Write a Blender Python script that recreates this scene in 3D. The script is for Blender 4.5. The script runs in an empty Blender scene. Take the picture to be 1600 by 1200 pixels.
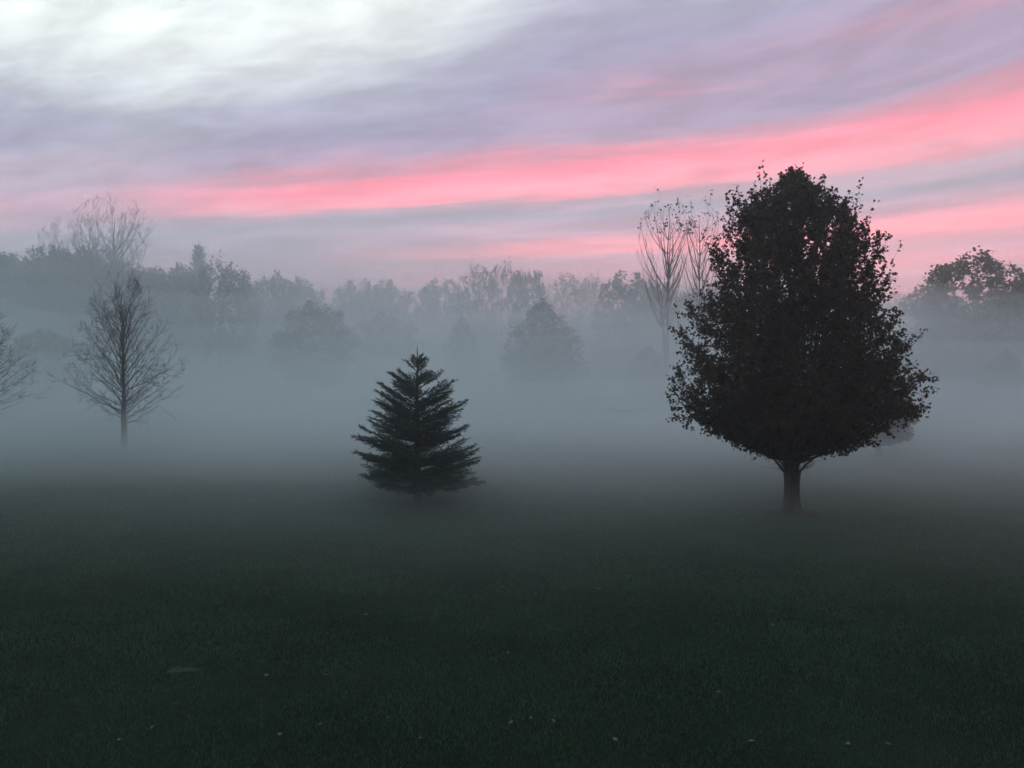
import bpy, math
import numpy as np

# ------------------------------------------------------------------ camera
R = math.radians
scene = bpy.context.scene
CAM_H, F, HOR = 4.3, 1256.0, 575.0          # eye height, focal length and horizon of the 1600 px wide photo
cam = bpy.data.cameras.new("camera")
cam.sensor_width = 36.0
cam.lens = 36.0 * F / 1600.0
cam.clip_end = 3000.0
cam_ob = bpy.data.objects.new("camera", cam)
scene.collection.objects.link(cam_ob)
cam_ob.location = (0, 0, CAM_H)
cam_ob.rotation_euler = (R(90) - math.atan((600 - HOR) / F), 0, 0)
scene.camera = cam_ob
scene.view_settings.view_transform = 'Standard'
scene.view_settings.look = 'None'
scene.view_settings.gamma = 1.0
scene.view_settings.exposure = 0.0
scene.view_settings.use_curve_mapping = False
scene.cycles.max_bounces = 10
scene.cycles.diffuse_bounces = 2
scene.cycles.transmission_bounces = 2
scene.cycles.volume_bounces = 5
scene.cycles.transparent_max_bounces = 48
scene.cycles.use_denoising = True
scene.cycles.use_adaptive_sampling = True
scene.cycles.adaptive_threshold = 0.03
scene.cycles.sample_clamp_indirect = 4.0

# ------------------------------------------------------------------ sky
SUN_EL, SUN_AZ = R(2.0), R(24.0)            # the glow sits low, right of the middle of the view


class G:
    """tiny helper that writes math as shader nodes"""
    def __init__(s, tree): s.t = tree
    def node(s, kind, **kw):
        n = s.t.nodes.new(kind)
        for k, v in kw.items(): setattr(n, k, v)
        return n
    def put(s, sock, v):
        if isinstance(v, bpy.types.NodeSocket): s.t.links.new(v, sock)
        else: sock.default_value = v
    def m(s, op, a, b=0.0, c=0.0):
        n = s.node('ShaderNodeMath', operation=op)
        for i, v in enumerate((a, b, c)): s.put(n.inputs[i], v)
        return n.outputs[0]
    def ss(s, x, lo, hi, a=0.0, b=1.0):
        n = s.node('ShaderNodeMapRange', interpolation_type='SMOOTHSTEP')
        for k, v in (('Value', x), ('From Min', lo), ('From Max', hi), ('To Min', a), ('To Max', b)): s.put(n.inputs[k], v)
        return n.outputs['Result']
    def vec(s, x, y, z=0.0):
        n = s.node('ShaderNodeCombineXYZ')
        for i, v in enumerate((x, y, z)): s.put(n.inputs[i], v)
        return n.outputs[0]
    def noise(s, v, scale=1.0, detail=4.0, rough=0.5, dist=0.0):
        n = s.node('ShaderNodeTexNoise')
        s.put(n.inputs['Vector'], v); s.put(n.inputs['Scale'], scale); s.put(n.inputs['Detail'], detail)
        s.put(n.inputs['Roughness'], rough); s.put(n.inputs['Distortion'], dist)
        return n.outputs['Fac']
    def ramp(s, x, stops, interp='EASE'):
        n = s.node('ShaderNodeValToRGB'); r = n.color_ramp; r.interpolation = interp
        while len(r.elements) < len(stops): r.elements.new(0.5)
        for e, (p, c) in zip(r.elements, stops): e.position = p; e.color = (*c, 1)
        s.put(n.inputs[0], x)
        return n.outputs['Color']
    def mix(s, f, a, b, mode='MIX'):
        n = s.node('ShaderNodeMix', data_type='RGBA', blend_type=mode)
        s.put(n.inputs[0], f)
        for i, v in ((6, a), (7, b)):
            s.put(n.inputs[i], (*v, 1) if isinstance(v, tuple) and len(v) == 3 else v)
        return n.outputs[2]


world = bpy.data.worlds.new("World"); scene.world = world
world.use_nodes = True
world.node_tree.nodes.clear()
g = G(world.node_tree)
tc = g.node('ShaderNodeTexCoord')
sep = g.node('ShaderNodeSeparateXYZ'); g.put(sep.inputs[0], tc.outputs['Generated'])
dx, dy, dz = sep.outputs
zc = g.m('MAXIMUM', dz, 0.03)
px, py = g.m('DIVIDE', dx, zc), g.m('DIVIDE', dy, zc)              # point on a flat cloud deck
ua = g.m('MAXIMUM', g.m('SUBTRACT', g.m('DIVIDE', dx, g.m('MAXIMUM', dy, 0.3)), 0.18), 0.0)
bend = g.m('MULTIPLY', g.m('MULTIPLY', ua, ua), 2.4)                # the streets curve a little on the right
s0 = g.m('ADD', g.m('ADD', g.m('MULTIPLY', px, 0.305), g.m('MULTIPLY', py, 0.952)), g.m('MINIMUM', bend, 1.2))   # across the cloud streets
t0 = g.m('SUBTRACT', g.m('MULTIPLY', px, 0.952), g.m('MULTIPLY', py, 0.305))   # along them
sp = g.m('MAXIMUM', s0, 0.6)
ls = g.m('LOGARITHM', sp, math.e)
al = g.m('DIVIDE', t0, sp)
nv = g.vec(g.m('MULTIPLY', al, 2.0), g.m('MULTIPLY', ls, 4.6), 3.3)
n1 = g.noise(nv, 1.0, 3.0, 0.5, 0.3)
nv2 = g.vec(g.m('MULTIPLY', al, 5.0), g.m('MULTIPLY', ls, 13.0), 7.1)
n2 = g.noise(nv2, 1.0, 4.0, 0.58, 0.3)
lw = g.m('ADD', ls, g.m('MULTIPLY', g.m('SUBTRACT', n1, 0.5), 0.16))
lw = g.m('ADD', lw, g.m('MULTIPLY', g.m('ADD', g.ss(al, -0.5, -0.2, 0.0, 0.22), g.ss(al, -0.85, -1.3, 0.0, 0.16)), g.ss(ls, 1.25, 0.95)))   # the bright gap closes to either side
lw = g.m('ADD', lw, g.m('MULTIPLY', g.m('SUBTRACT', n2, 0.5), 0.15))
pos = lambda s: (math.log(s) - 0.2) / 2.5
rx = g.m('DIVIDE', g.m('SUBTRACT', lw, 0.2), 2.5)
stops = [(1.25, (0.70, 0.88, 0.98)), (1.6, (0.80, 0.92, 0.98)), (1.96, (1.06, 1.12, 1.10)), (2.26, (0.84, 0.89, 0.92)),
         (2.64, (0.52, 0.53, 0.66)), (3.1, (0.41, 0.385, 0.56)), (3.42, (0.50, 0.39, 0.55)), (3.64, (0.85, 0.40, 0.52)),
         (3.9, (1.34, 0.37, 0.49)), (4.38, (1.30, 0.48, 0.58)), (4.62, (0.70, 0.47, 0.57)), (5.05, (0.49, 0.48, 0.59)),
         (5.8, (0.78, 0.48, 0.60)), (6.6, (1.6, 0.52, 0.60)), (7.3, (0.95, 0.52, 0.63)), (8.6, (1.35, 0.55, 0.65)),
         (10.0, (1.12, 0.57, 0.68)), (13.0, (1.9, 0.64, 0.74))]
front = g.ramp(rx, [(pos(s), c) for s, c in stops], 'LINEAR')
# the pink thins out along the streets towards the left
cen = g.ss(sp, 4.7, 5.8, -0.80, -0.42)
pk = g.ss(g.m('SUBTRACT', al, cen), -0.28, 0.22)
pk = g.m('MAXIMUM', g.m('MULTIPLY_ADD', pk, 0.8, 0.2), g.ss(ls, 1.15, 0.95))
grey = g.ramp(rx, [(pos(2.2), (0.95, 1.0, 1.0)), (pos(2.74), (0.55, 0.54, 0.64)), (pos(3.6), (0.68, 0.51, 0.64)),
                   (pos(5.2), (0.55, 0.50, 0.63)), (pos(7.0), (0.66, 0.54, 0.66)), (pos(12), (1.15, 0.68, 0.80))], 'LINEAR')
front = g.mix(pk, grey, front)
# broken high cloud over the rest of the sky
n3 = g.noise(g.vec(g.m('MULTIPLY', t0, 0.5), g.m('MULTIPLY', s0, 1.0), 1.7), 1.0, 3.0, 0.55, 0.3)
rest = g.ramp(n3, [(0.36, (0.52, 0.68, 0.84)), (0.55, (0.76, 1.0, 1.18)), (0.70, (0.90, 1.14, 1.30))], 'LINEAR')
col = g.mix(g.ss(s0, 0.9, 1.7), rest, front)
mot = g.noise(g.vec(g.m('MULTIPLY', al, 5.0), g.m('MULTIPLY', ls, 8.0), 11.0), 1.0, 4.0, 0.6, 0.3)
mul = g.m('MULTIPLY', g.ss(mot, 0.28, 0.72, 0.82, 1.12), g.ss(dy, -0.6, 0.6, 0.22, 1.0))   # dimmer away from the dawn
vs = g.node('ShaderNodeVectorMath', operation='SCALE'); g.put(vs.inputs[0], col); g.put(vs.inputs['Scale'], mul)
sky = g.node('ShaderNodeTexSky', sky_type='NISHITA', sun_disc=False)
sky.sun_elevation = SUN_EL; sky.sun_rotation = SUN_AZ
bg_sky = g.node('ShaderNodeBackground'); g.put(bg_sky.inputs[0], sky.outputs[0]); bg_sky.inputs[1].default_value = 0.06
bg_cloud = g.node('ShaderNodeBackground'); g.put(bg_cloud.inputs[0], vs.outputs[0]); bg_cloud.inputs[1].default_value = 1.07
mx = g.node('ShaderNodeMixShader'); mx.inputs[0].default_value = 0.93
g.put(mx.inputs[1], bg_sky.outputs[0]); g.put(mx.inputs[2], bg_cloud.outputs[0])
wo = g.node('ShaderNodeOutputWorld'); g.put(wo.inputs[0], mx.outputs[0])

sun = bpy.data.lights.new("sun", 'SUN')
sun.energy = 0.12; sun.angle = R(25); sun.color = (1.0, 0.72, 0.68)
sun_ob = bpy.data.objects.new("sun", sun); scene.collection.objects.link(sun_ob)
sun_ob.rotation_euler = (R(90) - R(6), 0, math.pi - SUN_AZ)

# ------------------------------------------------------------------ helpers
COL = scene.collection


def link(ob, parent=None):
    COL.objects.link(ob)
    if parent is not None: ob.parent = parent
    return ob


def tag(o, label, cat, group=None, kind=None):
    o["label"] = label; o["category"] = cat
    if group: o["group"] = group
    if kind: o["kind"] = kind
    return o


def new_mesh(name, verts, polys, mat=None, smooth=False, attr=None):
    """verts (n,3); polys: list of (m,k) index arrays"""
    me = bpy.data.meshes.new(name)
    verts = np.asarray(verts, dtype=np.float32)
    me.vertices.add(len(verts)); me.vertices.foreach_set("co", verts.ravel())
    polys = [np.asarray(p, dtype=np.int32) for p in polys if len(p)]
    loops = np.concatenate([p.ravel() for p in polys])
    tot = np.concatenate([np.full(len(p), p.shape[1], np.int32) for p in polys])
    start = np.concatenate([[0], np.cumsum(tot)[:-1]]).astype(np.int32)
    me.loops.add(len(loops)); me.loops.foreach_set("vertex_index", loops)
    me.polygons.add(len(tot)); me.polygons.foreach_set("loop_start", start); me.polygons.foreach_set("loop_total", tot)
    if smooth: me.polygons.foreach_set("use_smooth", np.ones(len(tot), bool))
    if attr is not None:
        a = me.attributes.new("tone", 'FLOAT', 'POINT'); a.data.foreach_set("value", np.asarray(attr, np.float32))
    me.update(calc_edges=True)
    if mat: me.materials.append(mat)
    return me


def empty(name, loc, rz=0.0, scale=(1, 1, 1)):
    o = bpy.data.objects.new(name, None); o.empty_display_size = 0.3
    o.location = loc; o.rotation_euler = (0, 0, rz); o.scale = scale
    return link(o)


def copy_tree(root):
    r = root.copy(); COL.objects.link(r)
    for ch in root.children:
        c = ch.copy(); COL.objects.link(c); c.parent = r
        for k in ch.children:
            d = k.copy(); COL.objects.link(d); d.parent = c
    return r


def sstep(x, a, b):
    t = np.clip((np.asarray(x, float) - a) / (b - a), 0, 1)
    return t * t * (3 - 2 * t)


def ground_z(x, y):
    x = np.asarray(x, float); y = np.asarray(y, float)
    z = 0.05 * np.sin(x * 0.21 + 1.1) * np.sin(y * 0.17 + 0.4) + 0.03 * np.sin(x * 0.53 + y * 0.31)
    z = z + 0.16 * np.exp(-((y - 27.0 - 0.10 * (x + 10)) / 4.0) ** 2) * sstep(x, 6, -6)      # low swell across the lawn
    z = z + 0.75 * sstep(x, -12, -34) * sstep(y, 38, 66)                                      # rise on the left
    return z


def depth(base_py): return CAM_H * F / (base_py - HOR)
def xat(px_, d): return (px_ - 800.0) / F * d
def top(py_, d): return CAM_H + (HOR - py_) / F * d


# ------------------------------------------------------------------ materials
def mat_leaf(name, c0, c1, scale=0.6, trans=0.25, rough=0.7, spec=0.2):
    m = bpy.data.materials.new(name); m.use_nodes = True; m.node_tree.nodes.clear(); q = G(m.node_tree)
    geo = q.node('ShaderNodeTexCoord')
    at = q.node('ShaderNodeAttribute', attribute_name="tone")
    n = q.noise(geo.outputs['Object'], scale, 3.0)
    f = q.m('ADD', q.m('MULTIPLY', n, 0.7), q.m('MULTIPLY', at.outputs['Fac'], 0.45))
    c = q.ramp(f, [(0.25, c0), (0.8, c1)], 'LINEAR')
    d = q.node('ShaderNodeBsdfPrincipled'); q.put(d.inputs['Base Color'], c); d.inputs['Roughness'].default_value = rough
    d.inputs['Specular IOR Level'].default_value = spec
    tr = q.node('ShaderNodeBsdfTranslucent'); q.put(tr.inputs[0], c)
    x = q.node('ShaderNodeMixShader'); x.inputs[0].default_value = trans
    q.put(x.inputs[1], d.outputs[0]); q.put(x.inputs[2], tr.outputs[0])
    o = q.node('ShaderNodeOutputMaterial'); q.put(o.inputs[0], x.outputs[0])
    return m


def mat_rough(name, c0, c1, scale=8.0, stretch=(1, 1, 1), bump=0.3):
    m = bpy.data.materials.new(name); m.use_nodes = True; m.node_tree.nodes.clear(); q = G(m.node_tree)
    geo = q.node('ShaderNodeTexCoord')
    mp = q.node('ShaderNodeMapping'); q.put(mp.inputs[0], geo.outputs['Object']); mp.inputs['Scale'].default_value = stretch
    n = q.noise(mp.outputs[0], scale, 6.0, 0.6)
    d = q.node('ShaderNodeBsdfPrincipled')
    q.put(d.inputs['Base Color'], q.ramp(n, [(0.3, c0), (0.72, c1)], 'LINEAR'))
    d.inputs['Roughness'].default_value = 0.9; d.inputs['Specular IOR Level'].default_value = 0.15
    b = q.node('ShaderNodeBump'); b.inputs['Strength'].default_value = bump; b.inputs['Distance'].default_value = 0.03
    q.put(b.inputs['Height'], n); q.put(d.inputs['Normal'], b.outputs[0])
    o = q.node('ShaderNodeOutputMaterial'); q.put(o.inputs[0], d.outputs[0])
    return m


def mat_fog(name, density, color):
    m = bpy.data.materials.new(name); m.use_nodes = True; m.node_tree.nodes.clear(); q = G(m.node_tree)
    v = q.node('ShaderNodeVolumePrincipled')
    v.inputs['Color'].default_value = (*color, 1); v.inputs['Density'].default_value = density
    v.inputs['Anisotropy'].default_value = 0.6
    o = q.node('ShaderNodeOutputMaterial'); q.put(o.inputs['Volume'], v.outputs[0])
    return m


BARK = mat_rough("bark", (0.035, 0.03, 0.027), (0.10, 0.088, 0.078), 9.0, (1, 1, 0.25), 0.6)
BARK_GREY = mat_rough("grey_bark", (0.05, 0.047, 0.044), (0.12, 0.11, 0.105), 9.0, (1, 1, 0.25), 0.5)
MAPLE_LEAF = mat_leaf("maple_leaf", (0.036, 0.026, 0.017), (0.095, 0.055, 0.030), 0.5, 0.22)
SPRUCE_NEEDLE = mat_leaf("spruce_needle", (0.024, 0.052, 0.038), (0.052, 0.092, 0.070), 1.5, 0.1)
GREEN_LEAF = mat_leaf("green_leaf", (0.045, 0.052, 0.030), (0.095, 0.10, 0.055), 0.35)
OLIVE_LEAF = mat_leaf("olive_leaf", (0.085, 0.085, 0.045), (0.16, 0.15, 0.08), 0.35)
RUST_LEAF = mat_leaf("rust_leaf", (0.06, 0.042, 0.03), (0.12, 0.08, 0.055), 0.35)
PALE_LEAF = mat_rough("pale_dry_leaf", (0.12, 0.10, 0.075), (0.25, 0.22, 0.17), 30.0)
MULCH = mat_rough("mulch", (0.014, 0.015, 0.011), (0.045, 0.042, 0.032), 22.0, (1, 1, 1), 0.8)

# ------------------------------------------------------------------ ground
def lawn_material():
    m = bpy.data.materials.new("lawn"); m.use_nodes = True; m.node_tree.nodes.clear(); q = G(m.node_tree)
    geo = q.node('ShaderNodeTexCoord'); P = geo.outputs['Object']
    n1_ = q.noise(P, 0.35, 4.0); n2_ = q.noise(P, 9.0, 5.0, 0.65); n3_ = q.noise(P, 60.0, 3.0, 0.7)
    f = q.m('ADD', q.m('MULTIPLY', n1_, 0.75), q.m('MULTIPLY', n2_, 0.35))
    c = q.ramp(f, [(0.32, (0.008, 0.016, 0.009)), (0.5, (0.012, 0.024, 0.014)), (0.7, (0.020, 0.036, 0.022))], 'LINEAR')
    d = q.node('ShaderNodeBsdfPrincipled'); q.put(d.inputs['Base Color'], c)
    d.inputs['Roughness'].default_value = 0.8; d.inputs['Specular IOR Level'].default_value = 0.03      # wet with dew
    b = q.node('ShaderNodeBump'); b.inputs['Strength'].default_value = 0.7; b.inputs['Distance'].default_value = 0.05
    q.put(b.inputs['Height'], q.m('ADD', n2_, n3_)); q.put(d.inputs['Normal'], b.outputs[0])
    o = q.node('ShaderNodeOutputMaterial'); q.put(o.inputs[0], d.outputs[0])
    return m


def axis(*segs):
    out = []
    for a, b, n in segs: out.append(np.linspace(a, b, n, endpoint=False))
    return np.concatenate(out + [[segs[-1][1]]])


gx = axis((-900, -80, 24), (-80, 80, 160), (80, 900, 24))
gy = axis((-900, -10, 20), (-10, 90, 120), (90, 900, 30))
XX, YY = np.meshgrid(gx, gy)
V = np.stack([XX, YY, ground_z(XX, YY)], -1).reshape(-1, 3)
nx, ny = len(gx), len(gy)
i = (np.arange(ny - 1)[:, None] * nx + np.arange(nx - 1)[None]).ravel()
LAWN = lawn_material()
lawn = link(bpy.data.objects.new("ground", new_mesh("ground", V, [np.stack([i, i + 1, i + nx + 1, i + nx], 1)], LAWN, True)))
tag(lawn, "dark green mown lawn running back into the mist", "lawn", kind="structure")

rng = np.random.default_rng(7)
PATCH = [(xat(280, depth(1055)), depth(1055), 0.27, 0.14)]


def build_grass():
    n = 800000
    y = 7.4 + 40.0 * rng.random(n) + 12.0 * rng.random(n) ** 3
    half = (y * 0.64 + 2.0)
    x = (rng.random(n) * 2 - 1) * half
    keep = np.ones(n, bool)
    for cx, cy, rx_, ry_ in PATCH:
        q = ((x - cx) / rx_) ** 2 + ((y - cy) / ry_) ** 2
        keep &= (q > 1) | (rng.random(n) < 0.5)
    clump = 0.5 + 0.28 * np.sin(x * 2.3 + np.sin(y * 1.7) * 2) * np.sin(y * 2.9 + np.sin(x * 1.3) * 2) + 0.22 * np.sin(x * 0.7 + 2 * np.sin(y * 0.45)) * np.sin(y * 1.1 + np.sin(x * 0.5))
    x, y, clump = x[keep], y[keep], clump[keep]; n = len(x)
    z = ground_z(x, y)
    h = (0.028 + 0.040 * rng.random(n)) * (0.6 + 0.8 * clump)
    w = 0.0004 + 0.00062 * y
    a = rng.random(n) * 2 * np.pi
    lean = h * (0.2 + 0.9 * rng.random(n)); la = rng.random(n) * 2 * np.pi
    ca, sa = np.cos(a) * w, np.sin(a) * w
    P0 = np.stack([x - ca, y - sa, z - 0.01], 1); P1 = np.stack([x + ca, y + sa, z - 0.01], 1)
    P2 = np.stack([x + np.cos(la) * lean, y + np.sin(la) * lean, z + h], 1)
    V = np.stack([P0, P1, P2], 1).reshape(-1, 3)
    tone = np.repeat(rng.random(n) * 0.5 + clump * 0.5, 3)
    m = mat_leaf("grass_blade", (0.042, 0.092, 0.048), (0.090, 0.155, 0.088), 0.5, 0.25, 0.7, 0.05)
    ob = link(bpy.data.objects.new("grass", new_mesh("grass", V, [np.arange(3 * n).reshape(-1, 3)], m, attr=tone)))
    tag(ob, "short dark grass blades covering the nearer lawn", "grass", kind="stuff")


build_grass()


def patch_obj(cx, cy, rx_, ry_, label):
    n, rings = 26, (0.0, 0.5, 0.8, 1.0)
    vs = [(cx, cy, float(ground_z(cx, cy)) + 0.02)]; k = []
    for r_ in rings[1:]:
        for j in range(n):
            a = 2 * math.pi * j / n
            q = r_ * (1 + 0.22 * math.sin(3 * a + cx) + 0.16 * math.sin(7 * a) + 0.12 * math.sin(13 * a + 2))
            X, Y = cx + rx_ * q * math.cos(a), cy + ry_ * q * math.sin(a)
            vs.append((X, Y, float(ground_z(X, Y)) + (0.015 if r_ < 1 else -0.02)))
    tri = [(0, 1 + j, 1 + (j + 1) % n) for j in range(n)]
    for q in range(2):
        for j in range(n):
            a, b = 1 + q * n + j, 1 + q * n + (j + 1) % n
            k.append((a, a + n, b + n, b))
    m = mat_rough("worn_soil", (0.022, 0.034, 0.022), (0.042, 0.052, 0.038), 20.0)
    o = link(bpy.data.objects.new("worn_patch", new_mesh("worn_patch", vs, [np.array(tri), np.array(k)], m, True)))
    tag(o, label, "bare patch", kind="structure")


patch_obj(*PATCH[0], "faint pale worn patch in the lawn at lower left")


# ------------------------------------------------------------------ tree building
class Tree:
    """collects tapering tubes, twig prisms and leaves of one tree around its own base"""
    def __init__(s, seed): s.r = np.random.default_rng(seed); s.tubes = {}; s.twigs = []; s.leaves = []
    def tube(s, part, pts, rad, sides=6): s.tubes.setdefault(part, []).append((np.asarray(pts, float), np.asarray(rad, float), sides))


def tube_mesh(items):
    VV, FF, off = [], [], 0
    for pts, rad, sides in items:
        n = len(pts)
        t = np.gradient(pts, axis=0); t /= np.linalg.norm(t, axis=1, keepdims=True) + 1e-9
        ref = np.where(np.abs(t[:, 2:3]) > 0.9, np.array([[1.0, 0, 0]]), np.array([[0, 0, 1.0]]))
        if abs(t[:, 2]).mean() > 0.6: ref = np.tile([[1.0, 0, 0]], (n, 1))
        else: ref = np.tile([[0, 0, 1.0]], (n, 1))
        u = np.cross(t, ref); u /= np.linalg.norm(u, axis=1, keepdims=True) + 1e-9
        w = np.cross(t, u)
        a = np.arange(sides) * 2 * np.pi / sides
        ring = pts[:, None] + rad[:, None, None] * (np.cos(a)[None, :, None] * u[:, None] + np.sin(a)[None, :, None] * w[:, None])
        VV.append(ring.reshape(-1, 3))
        r_, c_ = np.meshgrid(np.arange(n - 1), np.arange(sides), indexing='ij')
        b = off + r_ * sides; c2 = (c_ + 1) % sides
        FF.append(np.stack([b + c_, b + c2, b + sides + c2, b + sides + c_], -1).reshape(-1, 4))
        off += n * sides
    return np.concatenate(VV), np.concatenate(FF)


def twig_mesh(p0, p1, r0):
    n = len(p0); d = p1 - p0; d = d / (np.linalg.norm(d, axis=1, keepdims=True) + 1e-9)
    u = np.cross(d, np.where(np.abs(d[:, 2:3]) > 0.8, [[1.0, 0, 0]], [[0, 0, 1.0]])); u /= np.linalg.norm(u, axis=1, keepdims=True) + 1e-9
    w = np.cross(d, u); r0 = np.broadcast_to(np.asarray(r0, float).reshape(-1, 1), (n, 1))
    A = [p0 + r0 * (math.cos(k) * u + math.sin(k) * w) for k in (0, 2.094, 4.189)]
    V = np.stack(A + [p1], 1).reshape(-1, 3); b = np.arange(n)[:, None] * 4
    return V, np.concatenate([b + [[0, 1, 3]], b + [[1, 2, 3]], b + [[2, 0, 3]]])


LEAF_T = {  # outline in the leaf plane, y along the midrib
    'maple': (np.array([[0, 0], [.16, .08], [.52, .12], [.36, .42], [.56, .72], [.22, .66], [0, 1.1], [-.22, .66], [-.56, .72], [-.36, .42], [-.52, .12], [-.16, .08]], float),
              np.array([[0, 2, 3], [3, 4, 5], [3, 5, 7], [0, 3, 9], [3, 7, 9], [5, 6, 7], [9, 7, 8], [0, 9, 10]])),
    'clump': (np.array([[0, 0], [.45, .3], [.28, .75], [0, 1.0], [-.42, .7], [-.3, .2]], float),
              np.array([[0, 1, 2], [0, 2, 3], [0, 3, 4], [0, 4, 5]])),
}


def leaf_mesh(rg, P, size, kind, droop=0.5):
    T, tri = LEAF_T[kind]; n = len(P); k = len(T)
    nrm = rg.normal(size=(n, 3)); nrm[:, 2] = np.abs(nrm[:, 2]) * 0.9 + 0.25
    nrm /= np.linalg.norm(nrm, axis=1, keepdims=True)
    y = rg.normal(size=(n, 3)); y[:, 2] -= droop; y -= nrm * (y * nrm).sum(1, keepdims=True)
    y /= np.linalg.norm(y, axis=1, keepdims=True) + 1e-9
    x = np.cross(y, nrm); s = (size * (0.7 + 0.6 * rg.random(n)))[:, None, None]
    V = P[:, None] + s * (T[None, :, 0:1] * x[:, None] + T[None, :, 1:2] * y[:, None]
                          + (np.abs(T[None, :, 0:1]) * 0.35 * (rg.random(n)[:, None, None] - 0.3)) * nrm[:, None])
    F_ = (np.arange(n)[:, None, None] * k + tri[None]).reshape(-1, 3)
    return V.reshape(-1, 3), F_, np.repeat(rg.random(n), k)


class Env:
    """crown outline: height -> reach to the left (-x) and right (+x), made lumpy round the crown"""
    def __init__(s, prof, rg, lump=0.12):
        p = np.array(sorted(prof)); s.z, s.l, s.rr = p[:, 0], p[:, 1], p[:, 2]; s.lump = lump
        s.ph = rg.random((5, 3)) * 6.283; s.H = s.z[-1]; s.z0 = s.z[0]
    def r(s, z, az):
        L, Rr = np.interp(z, s.z, s.l), np.interp(z, s.z, s.rr); c = np.cos(az)
        w = sum(np.sin((2 + k) * az + s.ph[k, 0] + (3.0 + 1.7 * k) * z / s.H * 3 + s.ph[k, 1]) for k in range(5)) / 3.2
        return ((L + Rr) / 2 + (Rr - L) / 2 * c) * (1 + s.lump * w * (1 - 0.8 * c ** 4))


def curve(a, c, b, n):
    t = np.linspace(0, 1, n)[:, None]
    return (1 - t) ** 2 * a + 2 * t * (1 - t) * c + t * t * b


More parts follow.
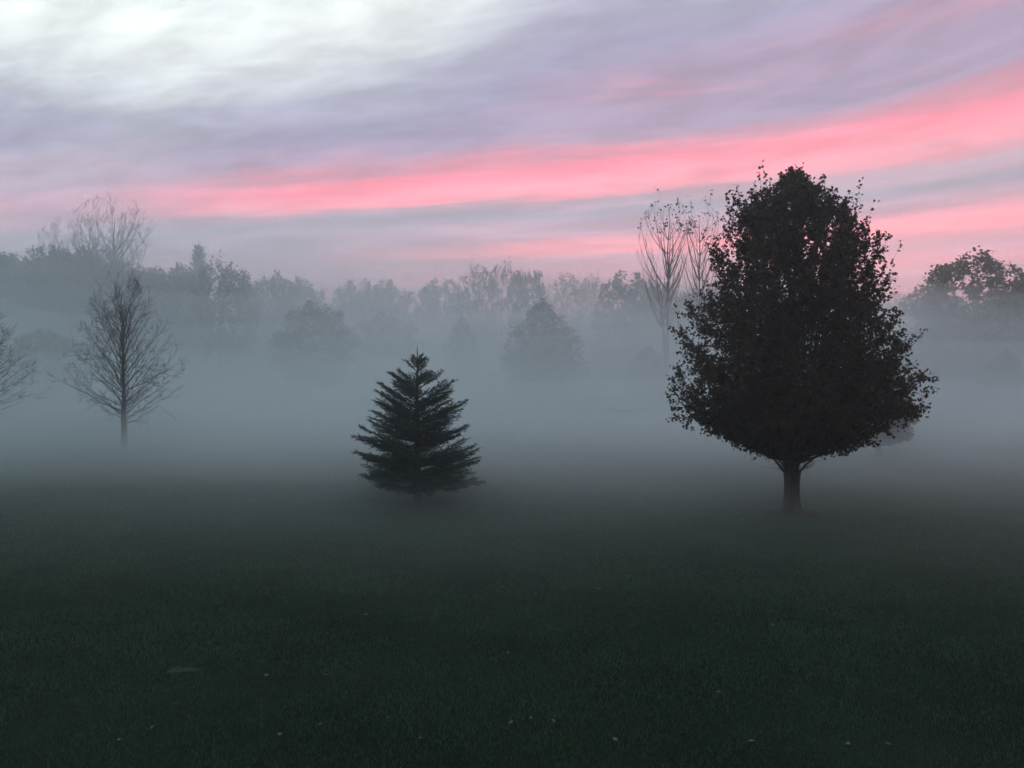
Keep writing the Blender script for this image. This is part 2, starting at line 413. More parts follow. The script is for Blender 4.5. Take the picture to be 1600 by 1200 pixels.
def grow(T, env, trunk_r, fork_z, n_lead, n_branch, slope=0.8, lead_in=0.5, twigs=9, twig_len=(0.35, 0.8), sub=0,
         leaves=14, leaf=0.11, kind='maple', top_up=0.8, lean=0.0, inner=0.4, sides=6, limb_part='limb', trunk_top=None,
         spray=0.7, branch_r=0.02, stiff=0.45, bias=1.0, ragged=0.05, stem=None, arch=0.0):
    """one stem (or several leaders from a low fork), branches that reach into the crown outline, twigs and leaves"""
    r = T.r; H = env.H
    leaders = []
    if n_lead <= 1:
        n = 40; z = np.linspace(0, trunk_top or H * 0.93, n)
        pts = np.stack([np.cumsum(r.normal(size=n)) * 0.016 * H / 9 + lean * z, np.cumsum(r.normal(size=n)) * 0.016 * H / 9, z], 1); pts[0, :2] = 0
        rad = trunk_r * (1 - z / z[-1] * 0.95) ** 1.25; rad[0] *= 1.35
        T.tube('trunk', pts, rad, 9); leaders.append((pts, rad))
    else:
        n = 5; z = np.linspace(-0.08, fork_z, n)
        pts = np.stack([0.01 * z, 0 * z, z], 1); rad = trunk_r * np.array([1.8, 1.14, 0.98, 0.97, 1.08])
        T.tube('trunk', pts, rad, 12)
        a0 = r.random() * 6.28
        for k in range(n_lead):
            az = a0 + k * 2 * np.pi / n_lead + r.normal() * 0.25; central = k == 0
            zt = H * (0.95 if central else 0.62 + 0.26 * r.random())
            rr = float(env.r(zt, az)) * (0.15 if central else lead_in * (0.8 + 0.5 * r.random()))
            b = np.array([math.cos(az) * rr, math.sin(az) * rr, zt])
            s_ = np.array([math.cos(az) * trunk_r * 0.45, math.sin(az) * trunk_r * 0.45, fork_z - 0.25 * trunk_r - 0.12])
            c = np.array([b[0] * 0.5, b[1] * 0.5, fork_z + (zt - fork_z) * 0.4])
            p = curve(s_, c, b, 12); q = np.linspace(0, 1, 12)
            p[2:, :2] += np.cumsum(r.normal(size=(10, 2)), 0) * 0.02 * H / 9
            rd = trunk_r * (0.62 if central else 0.36 + 0.18 * r.random()) * (1 - 0.93 * q) ** 0.9
            T.tube(limb_part + ('' if limb_part == 'branches' else '%d' % k), p, rd, 7); leaders.append((p, rd))
    # branch tips fill the crown, more of them near its outline
    tw0, tw1, lf = [], [], []
    zs = np.linspace(env.z0, H * 0.985, 200); wz = (np.interp(zs, env.z, env.l + env.rr) + 0.6) ** bias; wz /= wz.sum()
    def tips(p, ra, L, zt):
        r0 = min(ra * 0.75, branch_r * (0.5 + 0.35 * L)); rd = r0 * (1 - 0.88 * np.linspace(0, 1, 7))
        T.tube('branches', p, rd, 4)
        nt = max(2, int(twigs * (0.5 + 0.5 * r.random()) * (0.6 + 0.4 * L / (0.35 * H))))
        tt = 1 - spray * r.random(nt) ** 1.1; tt[0] = 1
        seg = np.clip(tt * 6, 0, 5.999); i0 = seg.astype(int); fr2 = (seg - i0)[:, None]
        o = p[i0] * (1 - fr2) + p[i0 + 1] * fr2; tg = p[i0 + 1] - p[i0]; tg /= np.linalg.norm(tg, axis=1, keepdims=True)
        dr = tg * stiff * 1.6 + r.normal(size=(nt, 3)) * 0.55
        dr[:, 2] += 0.1 + top_up * max(0.0, (zt / H - 0.55)) * 2.2
        dr /= np.linalg.norm(dr, axis=1, keepdims=True)
        ln = twig_len[0] + (twig_len[1] - twig_len[0]) * r.random(nt)
        e = o + dr * ln[:, None]
        # keep most twigs inside the outline
        ez = np.clip(e[:, 2], env.z0, H); er = np.hypot(e[:, 0], e[:, 1]); eR = env.r(ez, np.arctan2(e[:, 1], e[:, 0])) * (1.0 + 0.07 * r.random(nt)) + 0.05
        over = np.clip(eR / np.maximum(er, 1e-3), 0.3, 1); sh = np.where((er > eR) & (r.random(nt) > ragged), over, 1)
        e[:, :2] *= sh[:, None]
        tw0.append(o); tw1.append(e)

    for k in range(n_branch):
        if stem:                      # branches leave one stem all the way up, steeper towards the top
            u = ((k + r.random()) / n_branch) ** 1.15; za = stem[0] + (stem[1] * H - stem[0]) * u
            j = int(np.abs(leaders[0][0][:, 2] - za).argmin()); a = leaders[0][0][j].copy(); ra = leaders[0][1][j]
            az = k * 2.39996 + r.normal() * 0.3; el_ = R(stem[2] + (stem[3] - stem[2]) * u ** 0.5 + r.normal() * 7)
            dv = np.array([math.cos(az) * math.cos(el_), math.sin(az) * math.cos(el_), math.sin(el_)])
            st_ = np.linspace(0.3, 0.75 * H, 60); q = a + dv * st_[:, None]
            out = (np.hypot(q[:, 0], q[:, 1]) > env.r(np.clip(q[:, 2], env.z0, H), az)) | (q[:, 2] > H)
            L = st_[int(out.argmax())] * (0.72 + 0.25 * r.random()); b = a + dv * L
            zt = b[2]
            p, ra = curve(a, a + dv * L * 0.5 + np.array([0, 0, -0.05 * L]), b, 7), ra
            p[1:-1] += np.cumsum(r.normal(size=(5, 3)), 0) * 0.035 * L ** 0.5; p[-1] += (p[-2] - curve(a, (a + b) / 2, b, 7)[-2]) * 1.1
            tips(p, ra, L, zt); continue
        zt = r.choice(zs, p=wz) + r.normal() * 0.03; az = (k * 2.39996 + r.normal() * 0.5) % 6.28318
        R_ = float(env.r(zt, az)); fr = inner + (1 - inner) * r.random() ** 0.55
        b = np.array([math.cos(az) * R_ * fr, math.sin(az) * R_ * fr, zt])
        best, bd = None, 1e9
        for p, rd in leaders:
            d0 = np.linalg.norm(p[:, :2] - b[:2], axis=1)
            za = zt - slope * d0 * (0.7 + 0.6 * r.random()) * (0.35 + 0.65 * min(1, (zt - env.z0) / (0.3 * (H - env.z0)))) - 0.05
            sc = d0 + 2.0 * np.abs(p[:, 2] - np.maximum(za, fork_z * 1.02))
            j = int(sc.argmin())
            if p[j, 2] < zt and sc[j] < bd: bd, best = sc[j], (p[j], rd[j])
        if best is None: continue
        a, ra = best; L = np.linalg.norm(b - a)
        c = a + (b - a) * np.array([0.6, 0.6, 0.35]) + r.normal(size=3) * 0.05 * L
        if zt < arch: c = a + (b - a) * np.array([0.4, 0.4, 0.5]) + np.array([0, 0, 0.22 * L]) + r.normal(size=3) * 0.04 * L
        p = curve(a, c, b, 7); p[1:-1] += r.normal(size=(5, 3)) * 0.025 * L ** 0.5 * 0.6
        tips(p, ra, L, zt)
    o, e = np.concatenate(tw0), np.concatenate(tw1)
    P0, P1 = [o], [e]
    if sub:
        for lvl in range(2 if sub > 3 else 1):
            m = len(o); q = 0.25 + 0.75 * r.random((m, sub)); ax = e - o; ln = np.linalg.norm(ax, axis=1)
            s_ = (o[:, None] + ax[:, None] * q[..., None]).reshape(-1, 3)
            dr = np.repeat(ax / (ln[:, None] + 1e-9), sub, 0) * stiff * 2.2 + r.normal(size=(m * sub, 3)) * 0.5
            dr[:, 2] += 0.18; dr /= np.linalg.norm(dr, axis=1, keepdims=True)
            e2 = s_ + dr * (np.repeat(ln, sub) * (0.3 + 0.4 * r.random(m * sub)))[:, None]
            P0.append(s_); P1.append(e2)
            if lvl == 0: o, e = s_, e2; sub = 2
    P0, P1 = np.concatenate(P0), np.concatenate(P1)
    T.twigs.append((P0, P1))
    if leaves:
        m = len(P0); cnt = leaves
        keep = np.ones((m, cnt), bool) if leaves >= 1 else None
        q = 0.12 + 0.95 * r.random((m, cnt))
        L = (P0[:, None] + (P1 - P0)[:, None] * q[..., None]).reshape(-1, 3) + r.normal(size=(m * cnt, 3)) * leaf * 0.55
        T.leaves.append(L[r.random(len(L)) < 0.93])
    return T


def finish(T, name, loc, bark, leaf_mat=None, leaf=0.11, kind='maple', twig_r=0.006, rz=0.0, merge=False, droop=0.5):
    root = empty(name, loc, rz)
    for part, items in T.tubes.items():
        nm = 'limb' if part.startswith('limb') else part
        V, F_ = tube_mesh(items)
        if part == 'branches':
            tv, tf = twig_mesh(np.concatenate([a for a, b in T.twigs]), np.concatenate([b for a, b in T.twigs]), twig_r)
            me = new_mesh(nm, np.concatenate([V, tv]), [F_, tf + len(V)], bark)
        else:
            me = new_mesh(nm, V, [F_], bark, True)
        o = link(bpy.data.objects.new(nm, me), root)
        if part == 'branches': o["kind"] = "stuff"
    if T.leaves:
        V, F_, tone = leaf_mesh(T.r, np.concatenate(T.leaves), leaf, kind, droop)
        o = link(bpy.data.objects.new('crown', new_mesh('crown', V, [F_], leaf_mat, attr=tone)), root)
        o["kind"] = "stuff"
    return root


def at_ground(px_, d):
    x = xat(px_, d); return (x, d, float(ground_z(x, d)))


def mulch_bed(px_, d, rx_, ry_, hgt, label):
    x0, y0, z0 = at_ground(px_, d); n = 64; vs = [(0, 0, hgt)]; fs = []; tri = []
    r_ = np.random.default_rng(int(d * 10))
    rings = [0.2, 0.45, 0.7, 0.88, 1.0]
    for q in rings:
        for j in range(n):
            a = 2 * math.pi * j / n; w = q * (1 + 0.08 * math.sin(3 * a + d) + 0.06 * math.sin(5 * a) + 0.07 * r_.normal())
            X, Y = rx_ * w * math.cos(a), ry_ * w * math.sin(a)
            zz = float(ground_z(x0 + X, y0 + Y)) - z0
            vs.append((X, Y, zz + hgt * (1 - q ** 2) + (0.025 * r_.random() if q < 0.85 else -0.02 + 0.03 * r_.random())))
    tri = [(0, 1 + j, 1 + (j + 1) % n) for j in range(n)]
    for k in range(len(rings) - 1):
        for j in range(n):
            a, b = 1 + k * n + j, 1 + k * n + (j + 1) % n
            fs.append((a, a + n, b + n, b))
    o = link(bpy.data.objects.new("mulch_bed", new_mesh("mulch_bed", vs, [np.array(tri), np.array(fs)], MULCH)))
    o.location = (x0, y0, z0)
    tag(o, label, "mulch bed")


# --- the big maple on the right
D_MAPLE = depth(802)
k_ = D_MAPLE / F
outl = [(258, 1234, 1244), (266, 1208, 1278), (284, 1152, 1302), (312, 1124, 1318), (345, 1112, 1346), (372, 1106, 1372),
        (410, 1098, 1382), (430, 1094, 1396), (462, 1066, 1388), (490, 1050, 1394), (512, 1048, 1412), (545, 1046, 1432),
        (600, 1039, 1428), (640, 1032, 1434), (655, 1030, 1420), (670, 1098, 1384), (690, 1138, 1338), (714, 1192, 1284), (738, 1215, 1258)]
prof = [((802 - p) * k_ * (1 - 0.046 * (802 - p) / 544), (1238 - a) * k_ * 0.94, (b - 1238) * k_ * 0.94) for p, a, b in outl]
T = Tree(11)
grow(T, Env(prof, T.r, 0.10), 0.235, 1.28, 9, 760, slope=0.75, lead_in=0.5, twigs=13, twig_len=(0.28, 0.75), leaves=20, leaf=0.075,
     kind='maple', top_up=1.1, inner=0.3, spray=0.75, branch_r=0.022, ragged=0.16, arch=3.2)
L_ = T.leaves[0]; rr_ = np.hypot(L_[:, 0], L_[:, 1])
T.leaves[0] = L_[L_[:, 2] > 2.5 - 0.55 * rr_ + 0.3 * np.sin(L_[:, 0] * 4.1 + 1) * np.sin(L_[:, 1] * 3.7) + 0.15 * np.sin(L_[:, 0] * 9)]
# upright shoots with a few leaves that break the outline of the crown
top_l = L_[(L_[:, 2] > 6.6) & (L_[:, 2] > np.interp(rr_, [0, 1.5, 2.4, 3.2], [9.05, 8.2, 7.1, 6.1]))]
o_ = top_l[T.r.integers(0, len(top_l), 150)]
dr_ = np.stack([o_[:, 0] * 0.07, o_[:, 1] * 0.07, np.ones(150)], 1) + T.r.normal(size=(150, 3)) * 0.13
e_ = o_ + dr_ * (0.25 + 0.5 * T.r.random(150))[:, None]; e_[:, 2] = np.minimum(e_[:, 2], 9.85 + 0.25 * T.r.random(150))
T.twigs.append((o_, e_)); q_ = 0.35 + 0.7 * T.r.random((150, 8, 1)) ** 0.6
T.leaves.append((o_[:, None] + (e_ - o_)[:, None] * q_).reshape(-1, 3) + T.r.normal(size=(1200, 3)) * 0.035)
maple = finish(T, "maple_tree", at_ground(1238, D_MAPLE), BARK, MAPLE_LEAF, 0.078, 'maple', 0.006)
tag(maple, "large dark broad-crowned maple tree with short trunk on the right of the lawn", "tree")
mulch_bed(1238, D_MAPLE, 1.0, 0.9, 0.09, "dark mulch mound round the trunk of the large maple")


# --- the young spruce
def spruce(seed, H, tips_l, tips_r, trunk_r, n_br=145, needle=0.074, n_t=15):
    rg = np.random.default_rng(seed); T = Tree(seed)
    zl, ll = np.array(sorted(tips_l)).T; zr, lr = np.array(sorted(tips_r)).T
    n = 10; z = np.linspace(-0.05, H, n)
    T.tube('trunk', np.stack([rg.normal(size=n) * 0.008, rg.normal(size=n) * 0.008, z], 1), trunk_r * (1 - z / H * 0.97) + 0.004, 9)
    S0, S1 = [], []
    for k in range(n_br):
        u = ((k * n_t // n_br) + 0.5 + rg.normal() * 0.16) / n_t; u = min(max(u, 0.0), 0.995)
        zt = 0.55 + (H - 0.63) * (1 - (1 - u) ** 0.85) ; az = k * 2.39996 + rg.normal() * 0.25
        c = math.cos(az); Ll, Lr = np.interp(zt, zl, ll), np.interp(zt, zr, lr)
        L = ((Ll + Lr) / 2 + (Lr - Ll) / 2 * c) * (0.72 + 0.34 * rg.random() ** 0.6)
        ang = np.interp(zt / H, [0, 0.12, 0.3, 0.6, 0.85, 1], [-4, 2, 13, 23, 34, 55]) + rg.normal() * 3.5
        zb = max(0.52, zt - L * math.tan(R(ang)))
        a = np.array([0, 0, zb]); b = np.array([math.cos(az) * L, math.sin(az) * L, zt])
        mid = (a + b) / 2; mid[2] -= 0.07 * L
        p = curve(a, mid, b, 9)
        T.tube('branches', p, np.linspace(0.012 + 0.008 * L, 0.003, 9), 4)
        S0 += list(p[2:-1]); S1 += list(p[3:])
        side = np.array([-math.sin(az), math.cos(az), 0.0]); ax = (b - a) / np.linalg.norm(b - a)
        m = int(10 + 11 * L)
        for q in range(m):
            t_ = 0.18 + 0.80 * (q + rg.random()) / m; sg = 1 if q % 2 else -1
            o = p[min(int(t_ * 8), 7)] * (1 - (t_ * 8) % 1) + p[min(int(t_ * 8) + 1, 8)] * ((t_ * 8) % 1)
            ln = (0.12 + 0.40 * L * (1 - t_) ** 0.8 * min(1, t_ * 3)) * (0.7 + 0.5 * rg.random())
            dr = ax * 0.75 + side * sg * 0.72 + np.array([0, 0, 0.02 + rg.normal() * 0.13]); dr /= np.linalg.norm(dr)
            e = o + dr * ln; e[2] -= 0.05 * ln
            S0.append(o); S1.append(e)
            for w in range(int(ln / 0.13)):
                tt = 0.3 + 0.6 * rg.random(); oo = o + (e - o) * tt; s2 = 1 if rg.random() < .5 else -1
                d2 = dr * 0.8 + (ax - dr * ax.dot(dr)) * 0.7 * s2 + rg.normal(size=3) * 0.2; d2 /= np.linalg.norm(d2)
                S0.append(oo); S1.append(oo + d2 * (0.07 + 0.08 * rg.random()))
    S0.append(np.array([0, 0, H - 0.3])); S1.append(np.array([0, 0, H + 0.12]))
    S0, S1 = np.array(S0), np.array(S1)
    T.twigs.append((S0, S1))
    ln = np.linalg.norm(S1 - S0, axis=1); cnt = np.maximum(6, (ln / 0.0075)).astype(int)
    idx = np.repeat(np.arange(len(S0)), cnt); n = len(idx)
    q = rg.random(n); o = S0[idx] + (S1 - S0)[idx] * q[:, None]
    d = (S1 - S0)[idx] / ln[idx][:, None]
    rad = rg.normal(size=(n, 3)); rad[:, 2] += 0.25; rad -= d * (rad * d).sum(1, keepdims=True); rad /= np.linalg.norm(rad, axis=1, keepdims=True)
    nd = d * 0.75 + rad * 0.62; nd /= np.linalg.norm(nd, axis=1, keepdims=True)
    s_ = np.cross(nd, rad); s_ /= np.linalg.norm(s_, axis=1, keepdims=True) + 1e-9
    nl = (needle * (0.6 + 0.6 * rg.random(n)))[:, None]
    V = np.stack([o - s_ * 0.0045, o + s_ * 0.0045, o + nd * nl], 1).reshape(-1, 3)
    return T, V, np.arange(3 * n).reshape(-1, 3), np.repeat(rg.random(n), 3)


D_SPR = depth(790)
tl = [(4.8, 0.04), (4.6, 0.16), (4.4, 0.40), (4.2, 0.68), (3.8, 1.2), (3.44, 1.46), (2.85, 1.45), (2.52, 1.77), (1.84, 1.97), (1.18, 2.04), (0.73, 1.74), (0.45, 1.2), (0.25, 0.9)]
tr = [(4.8, 0.04), (4.6, 0.16), (4.36, 0.42), (4.07, 0.85), (3.91, 1.22), (3.32, 1.5), (2.8, 1.46), (2.24, 1.6), (1.77, 1.8), (1.2, 2.2), (0.78, 2.16), (0.4, 1.75), (0.25, 1.4)]
T, V, F_, tone = spruce(5, 4.8, tl, tr, 0.13)
sp_root = finish(T, "spruce_tree", at_ground(652, D_SPR), BARK, twig_r=0.004)
o = link(bpy.data.objects.new('crown', new_mesh('crown', V, [F_], SPRUCE_NEEDLE, attr=tone)), sp_root); o["kind"] = "stuff"
st = Tree(3); st.tube('stem', [(0.30, 0.05, -0.05), (0.32, 0.04, 0.2), (0.29, 0.03, 0.5), (0.2, 0.0, 0.9)], [0.075, 0.06, 0.05, 0.03], 7)
Vs, Fs = tube_mesh(st.tubes['stem']); link(bpy.data.objects.new('stem', new_mesh('stem', Vs, [Fs], BARK, True)), sp_root)
tag(sp_root, "young dark green spruce tree alone in the middle of the lawn", "tree")
mulch_bed(655, D_SPR, 1.7, 1.1, 0.04, "wide dark mulch bed under the spruce")

# --- bare trees
D_B = depth(703); kb = D_B / F
outl = [(428, 180, 200), (455, 160, 222), (500, 146, 244), (540, 128, 262), (575, 116, 278), (605, 108, 288), (640, 108, 284), (655, 130, 262), (668, 165, 230)]
prof = [((703 - p) * kb, (192 - a) * kb * 1.08, (b - 192) * kb * 1.08) for p, a, b in outl]
T = Tree(21)
grow(T, Env(prof, T.r, 0.08), 0.165, 1.2, 1, 84, twigs=13, twig_len=(0.4, 1.05), sub=4, leaves=0, spray=0.85,
     branch_r=0.017, stiff=0.5, top_up=0.5, lean=-0.012, stem=(1.4, 0.72, 20, 64))
bare = finish(T, "bare_tree", at_ground(192, D_B), BARK_GREY, twig_r=0.006)
tag(bare, "leafless tree with fan of ascending branches on the left of the lawn", "tree", "leafless trees on the left")
b2 = copy_tree(bare); b2.location = at_ground(-38, 46.0); b2.rotation_euler = (0, 0, 2.2); b2.scale = (1.08, 1.08, 0.9)
tag(b2, "leafless tree cut off by the left edge of the picture", "tree", "leafless trees on the left")

# tall bare trees rising out of the far wood
d = 97.0; kf = d / F; H_ = top(335, d)
T = Tree(31)
prof = [(H_, 2.6, 3.6), (H_ - 0.8, 4.4, 4.4), (H_ - 3, 4.7, 4.6), (H_ - 5.5, 3.6, 3.2), (H_ - 9, 2.2, 2.0), (H_ - 11, 1.0, 1.0)]
grow(T, Env(prof, T.r, 0.15), 0.42, 8.0, 5, 100, slope=1.7, lead_in=0.85, twigs=10, twig_len=(0.6, 1.6), sub=4, leaves=0, inner=0.4, spray=0.8,
     branch_r=0.04, stiff=0.6, top_up=0.5)
tall = finish(T, "tall_bare_tree", at_ground(176, d), BARK_GREY, twig_r=0.016)
tag(tall, "tall leafless tree with forked spreading top rising behind the left treeline", "tree", "tall leafless trees in the far wood")
t2 = copy_tree(tall); t2.location = at_ground(108, 118.0); t2.rotation_euler = (0, 0, 1.3); t2.scale = (0.85, 0.85, top(362, 118.0) / H_)
tag(t2, "thin leafless treetop, faint, just left of the tall forked one", "tree", "tall leafless trees in the far wood")

d = 78.0; H_ = top(316, d)
T = Tree(43)
prof = [(H_, 0.9, 1.1), (H_ - 1.2, 2.2, 2.1), (H_ - 4, 3.1, 2.8), (H_ - 7, 2.5, 2.4), (H_ - 10, 1.5, 1.5), (H_ - 12, 0.7, 0.7)]
grow(T, Env(prof, T.r, 0.12), 0.27, 6.5, 3, 62, slope=2.0, lead_in=0.55, twigs=7, twig_len=(0.7, 1.9), sub=2, leaves=0, inner=0.4, spray=0.85,
     branch_r=0.03, stiff=0.9, top_up=1.2)
P1 = T.twigs[0][1]; hi = P1[P1[:, 2] > H_ - 2.6]
hi = hi[T.r.random(len(hi)) < 0.28]
T.leaves.append((hi[:, None] + T.r.normal(size=(len(hi), 4, 3)) * 0.14).reshape(-1, 3))
pop = finish(T, "tall_bare_tree", at_ground(1040, d), BARK_GREY, RUST_LEAF, 0.2, 'clump', twig_r=0.011)
tag(pop, "tall slender leafless tree left of the maple, tufts at its tips", "tree", "slender bare trees beside the maple")
p2 = copy_tree(pop); p2.location = at_ground(1094, 80.0); p2.rotation_euler = (0, 0, 2.5); p2.scale = (0.85, 0.85, 1.01)
tag(p2, "slender bare tree half hidden by the left side of the maple crown", "tree", "slender bare trees beside the maple")


# --- leafy trees in the mist: four kinds, each copied with its own size and turn
def leafy(seed, prof, n_br, leaves, leaf, mat, H, trunk_r=0.3, n_lead=5, fork=2.5, twig_len=(0.6, 1.5), twigs=7, top_up=0.3, lump=0.12):
    T = Tree(seed)
    grow(T, Env([(z * H, a * H, b * H) for z, a, b in prof], T.r, lump), trunk_r, fork, n_lead, n_br, slope=0.9, lead_in=0.6, twigs=twigs,
         twig_len=twig_len, leaves=leaves, leaf=leaf, kind='clump', top_up=top_up, inner=0.35, spray=0.75, branch_r=0.03, limb_part='branches')
    return finish(T, "leafy_tree", (0, 0, 0), BARK_GREY, mat, leaf, 'clump', 0.012)


ROUND = [(0.16, .06, .06), (0.24, .22, .20), (0.4, .31, .32), (0.6, .33, .31), (0.78, .28, .29), (0.9, .22, .23), (0.97, .13, .14), (1.0, .07, .07)]
OVAL = [(0.14, .08, .08), (0.22, .20, .21), (0.4, .25, .26), (0.6, .21, .23), (0.8, .14, .15), (0.93, .07, .07), (1.0, .01, .01)]
TALL = [(0.2, .05, .05), (0.35, .15, .16), (0.55, .20, .18), (0.75, .20, .21), (0.9, .17, .18), (0.97, .11, .10), (1.0, .05, .05)]
SPREAD = [(0.14, .08, .08), (0.26, .30, .28), (0.45, .40, .38), (0.65, .40, .40), (0.82, .30, .31), (0.93, .19, .17), (1.0, .05, .05)]
KINDS = {
    'round': (leafy(51, ROUND, 240, 17, 0.27, GREEN_LEAF, 15), 15, 0.66 * 15),
    'oval': (leafy(52, OVAL, 240, 15, 0.22, RUST_LEAF, 11, 0.22, 5, 1.8, (0.45, 1.1)), 11, 0.52 * 11),
    'tall': (leafy(53, TALL, 150, 13, 0.28, OLIVE_LEAF, 18, 0.3, 4, 4.0), 18, 0.42 * 18),
    'spread': (leafy(54, SPREAD, 280, 16, 0.26, OLIVE_LEAF, 14, 0.34, 7, 2.2, (0.7, 1.7), 8), 14, 0.8 * 14),
    'airy': (leafy(55, TALL, 130, 11, 0.24, OLIVE_LEAF, 18, 0.26, 4, 4.5, (0.7, 1.9), 6), 18, 0.42 * 18),
}
used = set()


def place(kind, px_, top_py, w_px, d, label, group):
    proto, H, W = KINDS[kind]
    o = copy_tree(proto) if kind in used else proto
    used.add(kind)
    o.location = at_ground(px_, d)
    sz = (top(top_py, d) - o.location.z) / H; sx = max(w_px * d / F / W, (0.95 if kind == 'round' else 0.8) * sz)
    o.scale = (sx, sx, sz); o.rotation_euler = (0, 0, rng.random() * 6.28)
    tag(o, label, "tree", group)
    return o


MIST, FAR = "leafy trees standing in the mist", "trees of the far treeline"
place('oval', 848, 478, 140, depth(641), "grey leafy tree with pointed top in the mist, right of the spruce", MIST)
place('round', 492, 477, 132, depth(637), "faint broad tree on a thin trunk in the mist, left of the spruce", MIST)
place('oval', 722, 498, 66, 96, "very faint narrow tree in the mist between spruce top and pointed grey tree", MIST)
place('round', 604, 490, 118, 102, "very faint broad tree in the mist directly behind the spruce", MIST)
place('oval', 1012, 545, 84, 84, "low dim tree in the mist against the left flank of the maple", MIST)
place('oval', 968, 492, 90, 100, "very faint tree in the mist left of the maple's lower crown", MIST)
place('oval', 1374, 565, 104, depth(714), "small tree mostly hidden behind the right side of the maple", MIST)
place('spread', 70, 520, 150, 76, "low spreading misty tree between the two leafless trees on the left", MIST)
place('spread', 1520, 402, 215, 88, "big leafy tree with ragged domed top near the right edge", MIST)
place('round', 1626, 430, 110, 96, "leafy tree cut off by the right edge of the picture", MIST)
place('round', 1446, 520, 90, 82, "low misty tree at the foot of the big tree on the right", MIST)
place('oval', 1570, 550, 80, 76, "low shrubby tree in the mist below the big tree on the right", MIST)
# far treeline, left to right
row = [('round', -35, 398, 110, 84, "treetop at the far left end of the treeline"),
       ('tall', 30, 392, 80, 86, "first full treetop of the far treeline from the left edge"),
       ('tall', 78, 380, 76, 84, "tallest leafy treetop of the dense left treeline"),
       ('round', 132, 396, 90, 86, "leafy treetop below the left side of the tall forked bare tree"),
       ('round', 150, 392, 30, 90, "small dark rounded treetop at the foot of the tall forked bare tree"),
       ('round', 200, 414, 90, 84, "leafy treetop below the right side of the tall forked bare tree"),
       ('tall', 244, 416, 70, 86, "leafy treetop midway between the forked bare tree and the small spire"),
       ('round', 282, 420, 64, 86, "leafy treetop directly left of the small spire"),
       ('round', 8, 404, 70, 92, "half hidden treetop between the first two of the left treeline"),
       ('round', 104, 398, 80, 90, "dense treetop right of the tallest leafy one on the left"),
       ('round', 262, 422, 70, 92, "half hidden treetop behind those left of the small spire"),
       ('airy', 345, 408, 92, 78, "olive loose-topped tree directly right of the small spire"),
       ('tall', 374, 418, 44, 84, "olive treetop with wispy shoots right of the loose-topped one"),
       ('round', 425, 430, 84, 112, "pale treetop right of the olive trees"),
       ('round', 468, 440, 64, 120, "low pale rounded treetop at the left of the gap in the treeline"),
       ('round', 560, 440, 70, 132, "left half of the dark hedge-like clump below the radio mast"),
       ('round', 608, 442, 76, 134, "right half of the dark hedge-like clump below the radio mast"),
       ('round', 694, 440, 50, 134, "small rounded treetop right of the radio mast"),
       ('airy', 746, 418, 62, 112, "left one of the three loose tall treetops above the pointed grey tree"),
       ('airy', 786, 415, 52, 114, "middle one of the three loose tall treetops above the pointed grey tree"),
       ('tall', 824, 418, 50, 112, "right one of the three loose tall treetops above the pointed grey tree"),
       ('airy', 884, 430, 66, 120, "pale treetop right of the three loose tall ones"),
       ('airy', 926, 434, 56, 122, "pale low treetop second right of the three loose tall ones"),
       ('round', 982, 430, 72, 108, "full treetop left of the slender bare trees by the maple"),
       ('round', 1040, 446, 70, 106, "treetop below the slender bare trees by the maple"),
       ('round', 1096, 450, 70, 110, "treetop showing at the left edge of the maple crown"),
       ('airy', 1404, 462, 40, 120, "far low treetop in the gap between maple and big right tree"),
       ('round', 1440, 474, 70, 118, "far low treetop behind the left side of the big right tree")]
for kind, a, b, w, d, lab in row:
    d = d * 1.15 if d < 100 else d
    place(kind, a, b, w, d, lab, FAR)

# small conifer spire in the treeline
d = 104.0; H_ = top(390, d)
T, V, F_, tone = spruce(8, 4.8, [(4.8, 0.02), (4.5, 0.12), (4.1, 0.26), (3.0, 0.42), (0.3, 0.5)], [(4.8, 0.02), (4.5, 0.14), (4.1, 0.24), (3.0, 0.40), (0.3, 0.5)], 0.05, 170, 0.08, 60)
spire = finish(T, "conifer_tree", at_ground(312, d), BARK, twig_r=0.004)
spire.scale = (H_ / 4.8 * 0.85, H_ / 4.8 * 0.85, H_ / 4.8)
o = link(bpy.data.objects.new('crown', new_mesh('crown', V, [F_], SPRUCE_NEEDLE, attr=tone)), spire); o["kind"] = "stuff"
tag(spire, "small dark conifer spire poking above the left treeline", "tree")

# ------------------------------------------------------------------ far radio mast
d = 235.0; x0, y0, z0 = at_ground(598, d); H_ = top(421, d)
mast = empty("radio_mast", (x0, y0, z0))
T = Tree(1)
for k in range(3):
    a = k * 2.0944; T.tube('m', [(0.16 * math.cos(a), 0.16 * math.sin(a), -0.1), (0.16 * math.cos(a), 0.16 * math.sin(a), H_ - 0.6)], [0.035, 0.035], 5)
for q in range(int(H_ / 0.8)):
    k = q % 3; a, b = k * 2.0944, (k + 1) * 2.0944; z = q * 0.8
    T.tube('m', [(0.16 * math.cos(a), 0.16 * math.sin(a), z), (0.16 * math.cos(b), 0.16 * math.sin(b), min(z + 0.8, H_ - 0.6))], [0.02, 0.02], 4)
steel = mat_rough("galvanised_steel", (0.22, 0.23, 0.24), (0.34, 0.35, 0.36), 3.0)
Vm, Fm = tube_mesh(T.tubes['m']); link(bpy.data.objects.new('lattice', new_mesh('lattice', Vm, [Fm], steel)), mast)
lm = bpy.data.materials.new("lit_beacon"); lm.use_nodes = True
bs = lm.node_tree.nodes['Principled BSDF']; bs.inputs['Emission Color'].default_value = (1, 0.93, 0.85, 1); bs.inputs['Emission Strength'].default_value = 2.5
pts = [(0, 0, H_ - 0.62), (0, 0, H_ - 0.5), (0, 0, H_ - 0.15), (0, 0, H_ + 0.05), (0, 0, H_ + 0.12)]
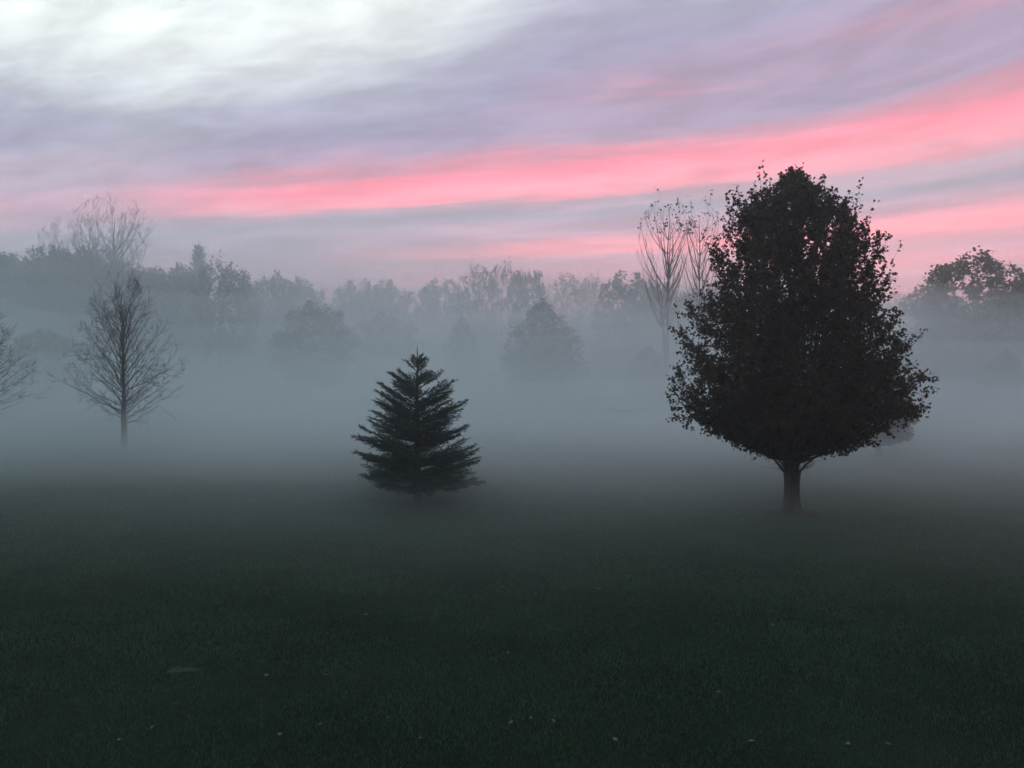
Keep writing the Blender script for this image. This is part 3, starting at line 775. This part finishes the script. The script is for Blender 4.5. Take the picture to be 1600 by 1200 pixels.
Vb, Fb = tube_mesh([(np.array(pts), np.array([0.09, 0.09, 0.13, 0.1, 0.02]), 10)])
link(bpy.data.objects.new('beacon', new_mesh('beacon', Vb, [Fb], lm, True)), mast)
tag(mast, "thin far radio mast with a tiny lit beacon above the treeline", "mast")

# ------------------------------------------------------------------ fallen leaves on the lawn
Tm, tri = LEAF_T['maple']
lv = np.concatenate([np.stack([Tm[:, 0], Tm[:, 1] - 0.5, 0.18 * Tm[:, 0] ** 2 + 0.1 * (Tm[:, 1] - .5) ** 2], 1)] * 2)
lv[len(Tm):, 2] -= 0.03
edge = [(j, (j + 1) % 12, 12 + (j + 1) % 12, 12 + j) for j in range(12)]
leaf_me = new_mesh("fallen_leaf", lv * 0.075, [tri, tri[:, ::-1] + 12, np.array(edge)], PALE_LEAF)
spots = [(868, 1134), (866, 1142), (972, 1042), (982, 907), (937, 925), (930, 923), (890, 987), (1092, 1027), (830, 1138), (1178, 1172), (1330, 1175),
         (1394, 1176), (798, 1146), (685, 1180), (614, 1186), (604, 1139), (498, 1150), (476, 1170), (226, 1122), (181, 1170), (118, 1017), (324, 1016),
         (434, 1166), (570, 968), (628, 898), (414, 1069), (508, 1068), (794, 1029), (1124, 1092), (1376, 1042), (1412, 1028), (1594, 985), (776, 1182),
         (963, 1172), (1158, 1182), (655, 1173), (232, 1151), (303, 1102), (786, 920), (1210, 985), (984, 1002), (806, 1073)]
for k, (a, b) in enumerate(spots):
    d = depth(b); x = xat(a, d)
    o = link(bpy.data.objects.new("fallen_leaf", leaf_me))
    o.location = (x, d, float(ground_z(x, d)) + 0.05)
    o.rotation_euler = (rng.normal() * 0.35, rng.normal() * 0.35, rng.random() * 6.28)
    o.scale = (0.45 + 0.4 * rng.random() + (0.25 if b < 1000 else 0),) * 3
    tag(o, "small pale dry leaf lying on the dark lawn in front", "leaf", "fallen leaves scattered on the lawn")

# ------------------------------------------------------------------ haze and the mist lying on the grass
def box_mesh(name, x0, x1, y0, y1, z0, z1, mat):
    v = [(x, y, z) for z in (z0, z1) for y in (y0, y1) for x in (x0, x1)]
    return new_mesh(name, v, [np.array([(0, 2, 3, 1), (4, 5, 7, 6), (0, 1, 5, 4), (2, 6, 7, 3), (0, 4, 6, 2), (1, 3, 7, 5)])], mat)


AIR = (0.942, 0.993, 0.999)
haze = link(bpy.data.objects.new("haze", box_mesh("haze", -330, 330, -60, 300, -1.6, 40, mat_fog("haze", 0.0023, AIR))))
tag(haze, "thin pale morning haze over the whole lawn and wood", "haze", kind="stuff")


def mist(seed, y0, y1, ramp, hgt, wave, density, back, label):
    """closed bank of even mist: flat underside below the lawn, softly rolling top that starts at the front edge"""
    r_ = np.random.default_rng(seed); ph = r_.random((6, 2)) * 6.28
    xs = axis((-320, -90, 14), (-90, 90, 72), (90, 320, 14)); ys = axis((y0, y0 + ramp, 26), (y0 + ramp, y1 - 70, 26), (y1 - 70, y1, 6))
    X, Y = np.meshgrid(xs, ys)
    w = sum(np.sin(X * (0.035 + 0.04 * k) + ph[k, 0] + 0.8 * np.sin(Y * 0.02 + k)) * np.sin(Y * (0.024 + 0.02 * k) + ph[k, 1]) / (1 + 0.6 * k) for k in range(6))
    sh = y0 + back * sstep(X, -6, -22) + 1.5 * np.sin(X * 0.09 + ph[0, 0])      # the bank starts farther off on the left
    t_ = sstep((Y - sh) / ramp, 0, 1)
    Zt = -0.6 + (hgt + 0.6 + wave * w) * t_
    n_, m_ = len(ys), len(xs); N = n_ * m_
    V = np.concatenate([np.stack([X, Y, Zt], -1).reshape(-1, 3), np.stack([X, Y, np.full_like(X, -1.3 - 0.04 * seed)], -1).reshape(-1, 3)])
    i = (np.arange(n_ - 1)[:, None] * m_ + np.arange(m_ - 1)[None]).ravel()
    tp = np.stack([i, i + 1, i + m_ + 1, i + m_], 1); bt = tp[:, ::-1] + N
    c = np.arange(m_ - 1); f0 = np.stack([c + 1, c, c + N, c + 1 + N], 1); e0 = c + (n_ - 1) * m_; f1 = np.stack([e0, e0 + 1, e0 + 1 + N, e0 + N], 1)
    r0 = np.arange(n_ - 1) * m_; f2 = np.stack([r0, r0 + m_, r0 + m_ + N, r0 + N], 1); r1 = r0 + m_ - 1; f3 = np.stack([r1 + m_, r1, r1 + N, r1 + m_ + N], 1)
    o = link(bpy.data.objects.new("haze", new_mesh("haze", V, [tp, bt, f0, f1, f2, f3], mat_fog("mist", density, AIR))))
    tag(o, label, "mist", kind="stuff")


LAYERS = [(3, 24, 1.0, 0.023, 3, "thinnest film of mist over the nearer grass"),
          (6, 24, 2.0, 0.024, 5, "knee-deep mist skimming the grass between the spruce and the maple"),
          (13, 27, 3.2, 0.015, 6, "low mist drifting behind the spruce"),
          (18, 33, 4.8, 0.012, 6, "mist standing as high as the spruce in the middle of the lawn"),
          (22, 36, 6.7, 0.011, 5, "mist round the leafless tree on the left"),
          (26, 38, 9.0, 0.010, 3, "mist covering the faint trees behind the spruce"),
          (30, 40, 12.0, 0.010, 0, "mist rising to the crowns of the faint trees"),
          (35, 44, 15.5, 0.011, -3, "mist in front of the far treeline"),
          (46, 50, 20.0, 0.008, -4, "highest thin mist veiling the tops of the far treeline")]
for k, (y0_, rp, hg, dn, bk, lab) in enumerate(LAYERS):
    mist(k + 1, y0_, 290 - k, rp, hg, 0.10 + 0.16 * hg, dn, bk, lab)
